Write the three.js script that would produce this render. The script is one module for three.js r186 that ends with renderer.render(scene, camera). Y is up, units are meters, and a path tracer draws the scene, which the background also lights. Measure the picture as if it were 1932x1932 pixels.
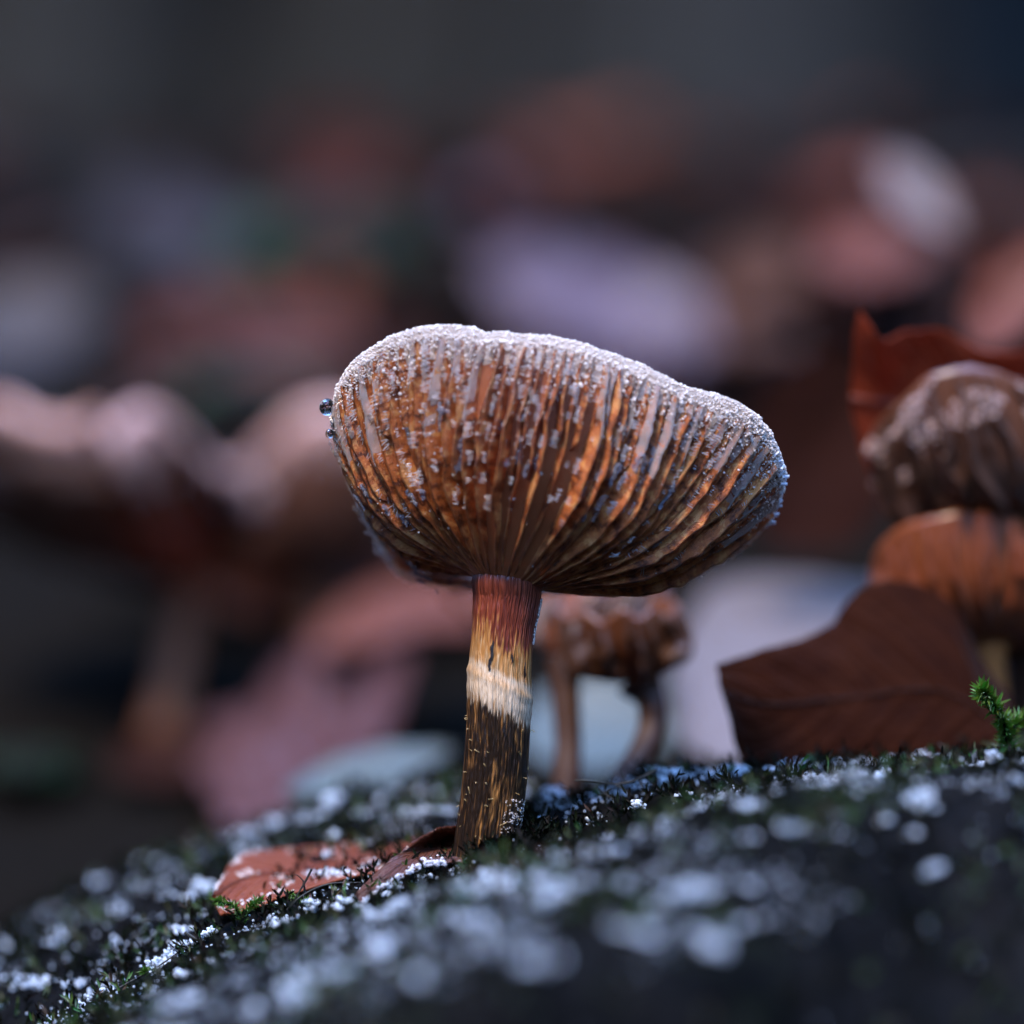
import * as THREE from 'three';
import { ImprovedNoise } from 'three/addons/math/ImprovedNoise.js';
import { mergeGeometries } from 'three/addons/utils/BufferGeometryUtils.js';

// ---------------------------------------------------------------- camera, sky, sun, exposure
// Working unit below is the millimetre; everything is written to the scene in metres.
const MM = 0.001;
const scene = new THREE.Scene();
const PITCH = -5 * Math.PI / 180, FOCUS = 299;
const camera = new THREE.PerspectiveCamera(2 * Math.atan(40 / 300) * 180 / Math.PI, 1, 0.005, 200);
camera.position.set(0, 300 * Math.sin(-PITCH) * MM, 300 * Math.cos(PITCH) * MM);
camera.rotation.set(PITCH, 0, 0);
camera.focus = FOCUS * MM;
camera.userData.fStop = camera.getFocalLength() / 14;          // 14 mm wide aperture
camera.updateMatrixWorld(true);

const SKY_LEVEL = 1.08;
{
  const W = 256, H = 128, d = new Float32Array(W * H * 4);
  for (let j = 0; j < H; j++) for (let i = 0; i < W; i++) {
    const el = ((j + 0.5) / H - 0.5) * Math.PI, s = Math.max(0, Math.sin(el));
    const l = (1 + 2 * s) / 3 * 1.35, k = (j * W + i) * 4;
    d[k] = 0.36 * l; d[k + 1] = 0.71 * l; d[k + 2] = 1.6 * l; d[k + 3] = 1;
  }
  const t = new THREE.DataTexture(d, W, H, THREE.RGBAFormat, THREE.FloatType);
  t.mapping = THREE.EquirectangularReflectionMapping; t.magFilter = THREE.LinearFilter; t.needsUpdate = true;
  scene.background = t; scene.environment = t;
  scene.backgroundIntensity = SKY_LEVEL; scene.environmentIntensity = SKY_LEVEL;
}
const sun = new THREE.DirectionalLight(new THREE.Color(1, 0.8, 0.52), 1.45);
sun.position.set(-0.28, 1.0, 0.42).multiplyScalar(3);
sun.castShadow = true; sun.shadow.radius = 24; sun.shadow.mapSize.set(2048, 2048);
Object.assign(sun.shadow.camera, { left: -0.6, right: 0.6, top: 0.6, bottom: -0.6, near: 0.1, far: 8 });
scene.add(sun, sun.target);

const renderer = new THREE.WebGLRenderer({ antialias: true });
renderer.toneMapping = THREE.LinearToneMapping;
renderer.toneMappingExposure = 3.6;
renderer.shadowMap.enabled = true;

// ---------------------------------------------------------------- helpers
let seed = 20240611;
const rnd = () => { seed = (seed + 0x6D2B79F5) | 0; let t = Math.imul(seed ^ (seed >>> 15), 1 | seed); t = (t + Math.imul(t ^ (t >>> 7), 61 | t)) ^ t; return ((t ^ (t >>> 14)) >>> 0) / 4294967296; };
const rr = (a, b) => a + (b - a) * rnd();
const lerp = (a, b, t) => a + (b - a) * t;
const clamp = (x, a = 0, b = 1) => Math.min(b, Math.max(a, x));
const sm = (a, b, x) => { const t = clamp((x - a) / (b - a)); return t * t * (3 - 2 * t); };
const PN = new ImprovedNoise();
const ns = (x, y, z = 0) => PN.noise(x + 31.7, y + 11.3, z + 7.9);
const fbm = (x, y, z = 0, o = 4) => { let s = 0, a = 0.5, f = 1; for (let i = 0; i < o; i++) { s += a * ns(x * f, y * f, z * f + i * 9.1); a *= 0.5; f *= 2.03; } return s; };
const V = (x, y, z) => new THREE.Vector3(x, y, z);
const lin = (r, g, b) => new THREE.Color().setRGB(r, g, b);

// a point of the place, from a position in a 1932-pixel-wide view and its distance in mm
const FPX = 7245, CP = V(0, 300 * Math.sin(-PITCH), 300 * Math.cos(PITCH));
const RX = V(1, 0, 0), RY = V(0, Math.cos(PITCH), Math.sin(PITCH)), RZ = V(0, -Math.sin(PITCH), Math.cos(PITCH));
const at = (px, py, d) => CP.clone().addScaledVector(RX, (px - 966) / FPX * d).addScaledVector(RY, -(py - 966) / FPX * d).addScaledVector(RZ, -d);

const used = {};
const numbered = (n) => { used[n] = (used[n] ?? -1) + 1; return used[n] ? n + '_' + String(used[n]).padStart(3, '0') : n; };
const tag = (o, label, category, group, kind) => { o.userData.label = label; o.userData.category = category; if (group) o.userData.group = group; if (kind) o.userData.kind = kind; return o; };
function thing(name, base, label, category, group) {
  const o = new THREE.Group(); o.name = numbered(name); o.position.copy(base).multiplyScalar(MM); o.userData.base = undefined;
  delete o.userData.base; o.base = base.clone(); scene.add(o);
  return tag(o, label, category, group);
}
function put(geo, base) { geo.translate(-base.x, -base.y, -base.z); geo.scale(MM, MM, MM); return geo; }
function part(name, geo, mat, parent, root = parent) {
  const m = new THREE.Mesh(put(geo, root.base), mat); m.name = name; m.castShadow = m.receiveShadow = true; m.base = root.base; parent.add(m); return m;
}
function single(name, base, geo, mat, label, category, group) {
  const m = new THREE.Mesh(put(geo, base), mat); m.name = numbered(name); m.position.copy(base).multiplyScalar(MM); m.castShadow = m.receiveShadow = true; scene.add(m);
  m.base = base.clone(); return tag(m, label, category, group);
}
function copies(name, geo, mat, list, parent, colors) {   // list of [Vector3 mm, Quaternion, Vector3 scale mm]
  const m = new THREE.InstancedMesh(geo, mat, list.length), M = new THREE.Matrix4(), p = V(0, 0, 0), s = V(0, 0, 0);
  list.forEach(([pos, q, sc], i) => { p.copy(pos).sub(parent.base).multiplyScalar(MM); s.copy(sc).multiplyScalar(MM); m.setMatrixAt(i, M.compose(p, q, s)); if (colors) m.setColorAt(i, colors(i, pos)); });
  m.name = name; m.userData.kind = 'stuff'; m.castShadow = m.receiveShadow = true; parent.add(m); return m;
}
const randQ = () => new THREE.Quaternion().setFromEuler(new THREE.Euler(rr(0, 6.3), rr(0, 6.3), rr(0, 6.3)));
const alongQ = (dir) => new THREE.Quaternion().setFromUnitVectors(V(0, 1, 0), dir.clone().normalize());

// grid geometry from a function (u index, v index) -> Vector3
function sheet(nu, nv, f, { closeU = false, uvS = 1, uvT = 1, flip = false } = {}) {
  const pos = [], uv = [], idx = [], W = nv + 1;
  for (let i = 0; i <= nu; i++) for (let j = 0; j <= nv; j++) { const p = f(i / nu, j / nv, i, j); pos.push(p.x, p.y, p.z); uv.push(i / nu * uvS, j / nv * uvT); }
  for (let i = 0; i < nu; i++) for (let j = 0; j < nv; j++) {
    const a = i * W + j, b = a + W; flip ? idx.push(a, a + 1, b, b, a + 1, b + 1) : idx.push(a, b, a + 1, b, b + 1, a + 1);
  }
  const g = new THREE.BufferGeometry();
  g.setAttribute('position', new THREE.Float32BufferAttribute(pos, 3)); g.setAttribute('uv', new THREE.Float32BufferAttribute(uv, 2)); g.setIndex(idx); g.computeVertexNormals();
  if (closeU) { // share normals over the seam
    const n = g.attributes.normal; for (let j = 0; j <= nv; j++) { const a = j, b = nu * W + j, v = V(n.getX(a) + n.getX(b), n.getY(a) + n.getY(b), n.getZ(a) + n.getZ(b)).normalize(); n.setXYZ(a, v.x, v.y, v.z); n.setXYZ(b, v.x, v.y, v.z); }
  }
  return g;
}
// smooth curve through points, closed or open, by Catmull-Rom
const curve = (pts, closed = false) => new THREE.CatmullRomCurve3(pts, closed, 'centripetal');
// tube with varying radius; path: Vector3[], radius(t, angle)
function tube(path, radius, nu = 24, nv = 12, cap = true) {
  const c = curve(path), T = []; let N = null;
  for (let i = 0; i <= nu; i++) {
    const t = c.getTangent(i / nu).normalize();
    if (!N) { N = Math.abs(t.y) > 0.7 ? V(1, 0, 0) : V(0, 1, 0); }
    N = N.clone().addScaledVector(t, -N.dot(t)).normalize(); T.push([c.getPoint(i / nu), N, t.clone().cross(N)]);
  }
  const g = sheet(nv, nu, (u, v, i, j) => { const [p, n, b] = T[j], a = u * Math.PI * 2, r = radius(v, a); return p.clone().addScaledVector(n, Math.cos(a) * r).addScaledVector(b, Math.sin(a) * r); }, { closeU: true, flip: false });
  return g;
}
function dataTex(w, h, f, srgb = true, rep) {
  const d = new Uint8Array(w * h * 4);
  for (let j = 0; j < h; j++) for (let i = 0; i < w; i++) { const c = f(i / w, j / h), k = (j * w + i) * 4; d[k] = clamp(c[0]) * 255; d[k + 1] = clamp(c[1]) * 255; d[k + 2] = clamp(c[2]) * 255; d[k + 3] = 255; }
  const t = new THREE.DataTexture(d, w, h); if (srgb) t.colorSpace = THREE.SRGBColorSpace; t.magFilter = THREE.LinearFilter; t.minFilter = THREE.LinearFilter; t.wrapS = t.wrapT = THREE.RepeatWrapping; if (rep) t.repeat.set(...rep); t.needsUpdate = true; return t;
}
const S = (o) => new THREE.MeshPhysicalMaterial({ side: THREE.DoubleSide, roughness: 0.7, ...o });
const toS = (c) => c.map((x) => x <= 0.0031308 ? x * 12.92 : 1.055 * Math.pow(x, 1 / 2.4) - 0.055);
const mix3 = (a, b, t) => [lerp(a[0], b[0], t), lerp(a[1], b[1], t), lerp(a[2], b[2], t)];

// ---------------------------------------------------------------- materials
const grainBump = dataTex(256, 256, (u, v) => { const x = 0.5 + 0.9 * fbm(u * 24, v * 24, 3, 3); return [x, x, x]; }, false);
const iceBump = dataTex(256, 256, (u, v) => { const x = clamp(0.5 + 0.9 * fbm(u * 30, v * 14, 3, 4)); return [x, x, x]; }, false);
const gillTex = dataTex(512, 128, (u, v) => { const a = u * 6.2832, n = fbm(Math.cos(a) * 2.2, Math.sin(a) * 2.2, v * 1.5, 4), f = fbm(Math.cos(a) * 9, Math.sin(a) * 9, v * 22, 3), g = clamp(0.55 + n * 1.7 + f * 0.6); return toS(mix3([0.12, 0.026, 0.008], mix3([0.64, 0.17, 0.04], [0.88, 0.37, 0.11], sm(0.7, 1, g)), sm(0, 0.7, g))); });
gillTex.repeat.set(0.2, 0.5);
const M = {
  ice: S({ color: lin(0.86, 0.84, 0.87), roughness: 0.22, transmission: 0.35, ior: 1.31, specularIntensity: 1 }),
  film: S({ color: lin(0.96, 0.83, 0.7), roughness: 0.12, transmission: 0.72, ior: 1.33, bumpMap: iceBump, bumpScale: 0.00016 }),
  rung: S({ color: lin(0.9, 0.84, 0.8), roughness: 0.1, transmission: 0.62, ior: 1.33 }),
  wetIce: S({ color: lin(0.7, 0.68, 0.75), roughness: 0.12, transmission: 0.72, ior: 1.33, bumpMap: grainBump, bumpScale: 0.00012 }),
  frost: S({ color: lin(0.97, 0.87, 0.78), roughness: 0.22, transmission: 0.4, ior: 1.31 }),
  pinkFrost: S({ color: lin(0.8, 0.55, 0.46), roughness: 0.4, transmission: 0.2 }),
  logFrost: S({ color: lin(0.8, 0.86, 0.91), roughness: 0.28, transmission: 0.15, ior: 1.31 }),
  water: S({ color: lin(1, 1, 1), roughness: 0.0, transmission: 1, thickness: 0.002, ior: 1.33 }),
  gill: S({ map: gillTex, roughness: 0.3, transmission: 0.3, ior: 1.4, bumpMap: grainBump, bumpScale: 0.0001 }),
  flesh: S({ color: lin(0.5, 0.14, 0.04), roughness: 0.5, transmission: 0.5, ior: 1.4 }),
  skin: S({ color: lin(0.2, 0.075, 0.03), roughness: 0.5 }),
  pinkLip: S({ color: lin(0.74, 0.4, 0.31), roughness: 0.35, transmission: 0.3 }),
  lip: S({ color: lin(0.92, 0.74, 0.6), roughness: 0.35, transmission: 0.45, ior: 1.35, bumpMap: grainBump, bumpScale: 0.00012 }),
  darkGill: S({ color: lin(0.1, 0.035, 0.014), roughness: 0.55, transmission: 0.3 }),
  midFlesh: S({ color: lin(0.19, 0.052, 0.013), roughness: 0.5, transmission: 0.35 }),
  midGill: S({ color: lin(0.085, 0.027, 0.008), roughness: 0.55, transmission: 0.3 }),
  redGill: S({ color: lin(0.28, 0.065, 0.02), roughness: 0.45, transmission: 0.3 }),
  redFlesh: S({ color: lin(0.3, 0.075, 0.022), roughness: 0.35, transmission: 0.35 }),
  tanFlesh: S({ color: lin(0.2, 0.075, 0.038), roughness: 0.3, transmission: 0.3 }),
  brownStem: S({ color: lin(0.055, 0.019, 0.007), roughness: 0.55 }),
  brownStem2: S({ color: lin(0.2, 0.062, 0.016), roughness: 0.6 }),
  orangeStem: S({ color: lin(0.5, 0.17, 0.04), roughness: 0.5 }),
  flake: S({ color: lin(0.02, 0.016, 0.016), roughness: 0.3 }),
  twig: S({ color: lin(0.02, 0.018, 0.012), roughness: 0.6 }),
  moss: S({ color: lin(0.08, 0.14, 0.015), roughness: 0.6, transmission: 0.4 }),
  sprig: S({ color: lin(0.1, 0.2, 0.015), roughness: 0.5, transmission: 0.45 }),
  cushion: S({ color: lin(0.08, 0.2, 0.07), roughness: 0.7, transmission: 0.2 }),
  mossDark: S({ color: lin(0.006, 0.0075, 0.0035), roughness: 0.6, transmission: 0.3, specularIntensity: 0.15 }),
  tuft: S({ color: lin(0.62, 0.42, 0.16), roughness: 0.4, transmission: 0.3 }),
};

// ---------------------------------------------------------------- the setting
// log surface: a thin-plate fit through surveyed points of its top and front
const survey = [
  [915, 1612, 300], [110, 1932, 300], [300, 1832, 300], [450, 1742, 300], [560, 1704, 300], [700, 1672, 300], [800, 1656, 299],
  [1090, 1530, 316], [1150, 1492, 314], [1280, 1480, 311], [1400, 1474, 310], [1560, 1462, 309], [1750, 1468, 306], [1900, 1436, 309],
  [200, 1655, 345], [400, 1610, 345], [560, 1535, 345], [720, 1495, 345], [0, 1790, 345], [-150, 1900, 330], [-200, 2050, 300],
  [967, 1795, 246], [600, 1850, 264], [300, 1960, 262], [1250, 1690, 256], [1500, 1590, 264], [1800, 1610, 266], [1850, 1816, 259], [1600, 1850, 251], [1300, 1900, 240], [900, 1940, 236], [1950, 1600, 268], [2000, 1860, 258],
  [1010, 1625, 290], [900, 1690, 272],
].map(([x, y, d]) => at(x, y, d));
for (const [x, z, y] of [[-70, -90, -62], [-30, -95, -58], [20, -80, -54], [60, -80, -52], [15, -48, -33], [35, -46, -31], [55, -46, -30], [60, -10, -20], [75, 0, -20], [75, 45, -28], [40, 62, -48], [0, 78, -50], [-40, 60, -64], [-75, 40, -74], [-80, 0, -66], [-75, -45, -55], [80, -60, -40], [20, 85, -70], [60, 80, -75], [-50, 85, -85]]) survey.push(V(x, y, z));
const tps = (() => {
  const n = survey.length, N = n + 3, A = Array.from({ length: N }, () => new Float64Array(N + 1));
  const U = (r2) => r2 < 1e-9 ? 0 : r2 * Math.log(r2) * 0.5;
  for (let i = 0; i < n; i++) {
    for (let j = 0; j < n; j++) A[i][j] = U((survey[i].x - survey[j].x) ** 2 + (survey[i].z - survey[j].z) ** 2) + (i === j ? 6 : 0);
    A[i][n] = A[n][i] = 1; A[i][n + 1] = A[n + 1][i] = survey[i].x; A[i][n + 2] = A[n + 2][i] = survey[i].z; A[i][N] = survey[i].y;
  }
  for (let c = 0; c < N; c++) {
    let p = c; for (let r = c + 1; r < N; r++) if (Math.abs(A[r][c]) > Math.abs(A[p][c])) p = r;
    [A[c], A[p]] = [A[p], A[c]];
    for (let r = 0; r < N; r++) if (r !== c) { const f = A[r][c] / A[c][c]; if (f) for (let k = c; k <= N; k++) A[r][k] -= f * A[c][k]; }
  }
  const w = A.map((r, i) => r[N] / r[i]);
  return (x, z) => { let s = w[n] + w[n + 1] * x + w[n + 2] * z; for (let i = 0; i < n; i++) s += w[i] * U((x - survey[i].x) ** 2 + (z - survey[i].z) ** 2); return s; };
})();
const bump = (x, z) => 1.6 * fbm(x * 0.09, z * 0.09, 1, 3) + 1.3 * fbm(x * 0.32, z * 0.32, 5, 3) + 0.5 * fbm(x * 1.1, z * 1.1, 8, 3);
const LX0 = -86, LX1 = 90, LZ0 = -100, LZ1 = 92;
const logY = (x, z) => tps(x, z) + bump(x, z);
const logN = (x, z) => { const e = 0.6; return V(logY(x - e, z) - logY(x + e, z), 2 * e, logY(x, z - e) - logY(x, z + e)).normalize(); };
const onLog = (x, z, up = 0) => V(x, logY(x, z) + up, z);

// ground: leaf litter slope that climbs to a dark wooded bank
const rise = [[0, -80], [60, -72], [100, -48], [130, -43], [200, -28], [300, -11], [350, -6], [520, 7], [620, 18], [900, 31], [1500, 40], [2500, 45], [16000, 60]];
const groundY = (x, z) => {
  const r = Math.hypot(x, z + 100), q = clamp(-z, 0, 15999); let k = 0; while (rise[k + 1][0] <= q) k++;
  let y = lerp(rise[k][1], rise[k + 1][1], (q - rise[k][0]) / (rise[k + 1][0] - rise[k][0]));
  y += 40 * Math.exp(-(((x - 52) / 24) ** 2) - (((z + 205) / 62) ** 2));                       // a hummock beside the log
  y += 8 * fbm(x * 0.006, z * 0.006, 2, 3) * sm(60, 400, r) + 4 * fbm(x * 0.03, z * 0.03, 4, 3);
  y += Math.max(0, r - 3500) * 0.55 * sm(3500, 7000, r) + 300 * fbm(x * 0.0006, z * 0.0006, 1, 3) * sm(2500, 8000, r);
  return y;
};
const soilTex = dataTex(512, 512, (u, v) => {
  const n = fbm(Math.sin(u * 6.283) * 3, Math.cos(u * 6.283) * 3 + v * 14, 2, 5), m = fbm(u * 60, v * 60, 7, 3);
  return toS(mix3([0.0028, 0.0024, 0.002], [0.012, 0.0092, 0.0066], clamp(0.45 + n * 1.3 + m * 0.6)));
}, true);
soilTex.repeat.set(60, 12);
const soil = S({ map: soilTex, roughness: 1, specularIntensity: 0.05 });
const dryTex = dataTex(512, 512, (u, v) => { const n = fbm(Math.sin(u * 6.283) * 6, Math.cos(u * 6.283) * 6 + v * 30, 2, 5), m = fbm(u * 70, v * 20, 7, 3); return toS(mix3([0.003, 0.003, 0.0026], [0.0115, 0.0113, 0.0095], clamp(0.45 + n * 1.4 + m * 0.7))); });
dryTex.repeat.set(8, 3);
[['forest_floor', 20, 1500, soil, 'dark humus floor sloping up beyond the log', 60], ['hillside', 1500, 16000, S({ map: dryTex, roughness: 1, specularIntensity: 0.05 }), 'grey brown hillside that closes the wood behind the litter', 50]].forEach(([name, r0, r1, mat, label, n]) => {
  const g = sheet(96, n, (u, v) => { const a = u * Math.PI * 2, r = r0 * Math.pow(r1 / r0, v), x = Math.sin(a) * r, z = Math.cos(a) * r - 100; return V(x, groundY(x, z), z); }, { closeU: true, flip: true });
  const base = V(0, -78, -100), m = new THREE.Mesh(put(g, base), mat);
  m.name = name; m.position.copy(base).multiplyScalar(MM); m.receiveShadow = m.castShadow = true;
  m.userData = { label, category: 'ground', kind: 'structure' }; scene.add(m);
});
// far trunks
const barkTex = dataTex(256, 512, (u, v) => { const n = fbm(Math.cos(u * 6.283) * 5, Math.sin(u * 6.283) * 5, v * 3, 4); return toS(mix3([0.008, 0.008, 0.0072], [0.034, 0.033, 0.029], clamp(0.5 + n * 1.4))); });
const trunkMat = S({ map: barkTex, roughness: 0.9, specularIntensity: 0.3 });
[[1330, 2600, 130, 0.05, 'pale grey trunk standing alone beyond the fallen leaves'], [1560, 3600, 150, -0.04, 'grey trunk leaning slightly away from its paler neighbour'], [1820, 3000, 110, 0.03, 'slim grey trunk above the tall pale leaf'], [480, 4200, 190, -0.02, 'broad dark trunk above the lavender leaf'], [760, 3300, 120, 0.06, 'dark leaning trunk above the round red leaf'], [120, 3500, 150, 0.02, 'dark trunk far up the slope at the edge of the wood'], [1080, 4800, 170, 0.01, 'distant trunk seen above the frosted mushroom cap']].forEach(([px, d, r, lean, label]) => {
  const b = at(px, 400, d); b.y = groundY(b.x, b.z) - 40;
  const t = thing('tree_trunk', b, label, 'tree', 'far trunks');
  const path = []; for (let k = 0; k <= 6; k++) path.push(V(b.x + lean * k * 700 + 30 * ns(k * 0.7, px), b.y + k * 700, b.z + 30 * ns(px, k)));
  const g = tube(path, (v, a) => r * (1.0 + 0.5 * Math.exp(-v * 22) + 0.06 * ns(Math.cos(a) * 2, Math.sin(a) * 2, v * 9)) * (1 - 0.35 * v), 30, 18);
  part('trunk', g, trunkMat, t);
  for (let k = 0; k < 3; k++) {
    const h = 0.55 + 0.14 * k, p0 = V(b.x + lean * h * 4200, b.y + h * 4200, b.z), a = rr(0, 6.28), l = rr(500, 900);
    part('limb', tube([p0, p0.clone().add(V(Math.cos(a) * l * 0.5, l * 0.35, Math.sin(a) * l * 0.5)), p0.clone().add(V(Math.cos(a) * l, l * 0.9, Math.sin(a) * l))], (v) => r * 0.35 * (1 - 0.8 * v), 8, 8), trunkMat, t);
  }
});

// spruces added to block the low sky, so light falls mostly from above
{
  const sprayG = sheet(4, 2, (u, v) => { const k = v * 2 - 1; return V(k * 0.32 * Math.sin(Math.PI * clamp(0.1 + u * 0.85)), -0.35 * u * u + 0.1 * k * k, u); });
  const needles = S({ color: lin(0.022, 0.03, 0.014), roughness: 0.8, specularIntensity: 0.3 });
  const spots = []; for (let k = 0; k < 26; k++) { const a = k / 26 * 6.2832 + rr(-0.1, 0.1), c = Math.cos(a - Math.PI); spots.push([a, c > 0.35 ? rr(2600, 5600) : c > -0.5 ? rr(2400, 3400) : rr(3600, 4600), c > -0.5 ? rr(4200, 5600) : rr(2600, 3400)]); }
  for (const [a, r, h] of spots) {
    const x = Math.sin(a) * r, z = Math.cos(a) * r, b = V(x, groundY(x, z) - 60, z), t = thing('added_spruce', b, 'dark spruce added around the hollow to block low sky light', 'tree', 'added spruces around the hollow');
    part('trunk', tube([b, V(x + 40, b.y + h * 0.5, z), V(x, b.y + h, z)], (v) => 110 * (1 - 0.92 * v), 12, 10), trunkMat, t);
    const list = [], lo = z < -1500 ? 0.17 : 0.1;
    for (let k = 0; k < 1100; k++) { const f = lerp(lo, 1, Math.pow(rnd(), 0.8)), q = rr(0, 6.2832), w = (1 - f) * h * 0.2 + 60, rad = rr(0.1, 0.9) * w; const y = new THREE.Quaternion().setFromEuler(new THREE.Euler(rr(0.1, 0.5), Math.PI / 2 - q, 0, 'YXZ')), sc = rr(260, 460) * (1.15 - f * 0.7); list.push([V(x + Math.cos(q) * rad, b.y + f * h, z + Math.sin(q) * rad), y, V(sc, sc, sc)]); }
    copies('crown', sprayG, needles, list, t);
  }
}

// the log
const logTex = dataTex(1024, 1024, (u, v) => {
  const n = fbm(u * 22, v * 22, 1, 5), m = fbm(u * 90, v * 90, 3, 3), g = fbm(u * 9, v * 9, 6, 3);
  let c = mix3([0.0018, 0.0019, 0.0021], [0.0085, 0.0078, 0.0075], clamp(0.45 + n * 1.2 + m * 0.8));
  c = mix3(c, [0.007, 0.011, 0.003], sm(0.05, 0.3, g + m * 0.4) * 0.8);
  return toS(c);
});
const logBump = dataTex(512, 512, (u, v) => { const x = 0.5 + 0.8 * fbm(u * 40, v * 40, 2, 4); return [x, x, x]; }, false);
const logMat = S({ map: logTex, roughness: 0.75, bumpMap: logBump, bumpScale: 0.0006, specularIntensity: 0.05 });
const log = thing('mossy_log', V(0, -70, 0), 'dark mossy log flecked with pale frost, carrying the mushrooms', 'log');
{
  const NX = 352, NZ = 300;
  const g = sheet(NX, NZ, (u, v) => {
    const x = lerp(LX0, LX1, u), z = lerp(LZ0, LZ1, v), e = Math.min(u, 1 - u, v, 1 - v);
    const y = logY(x, z); return V(x, lerp(-100, y, sm(0, 0.04, e)), z);
  });
  part('bark', g, logMat, log);
}

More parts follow.
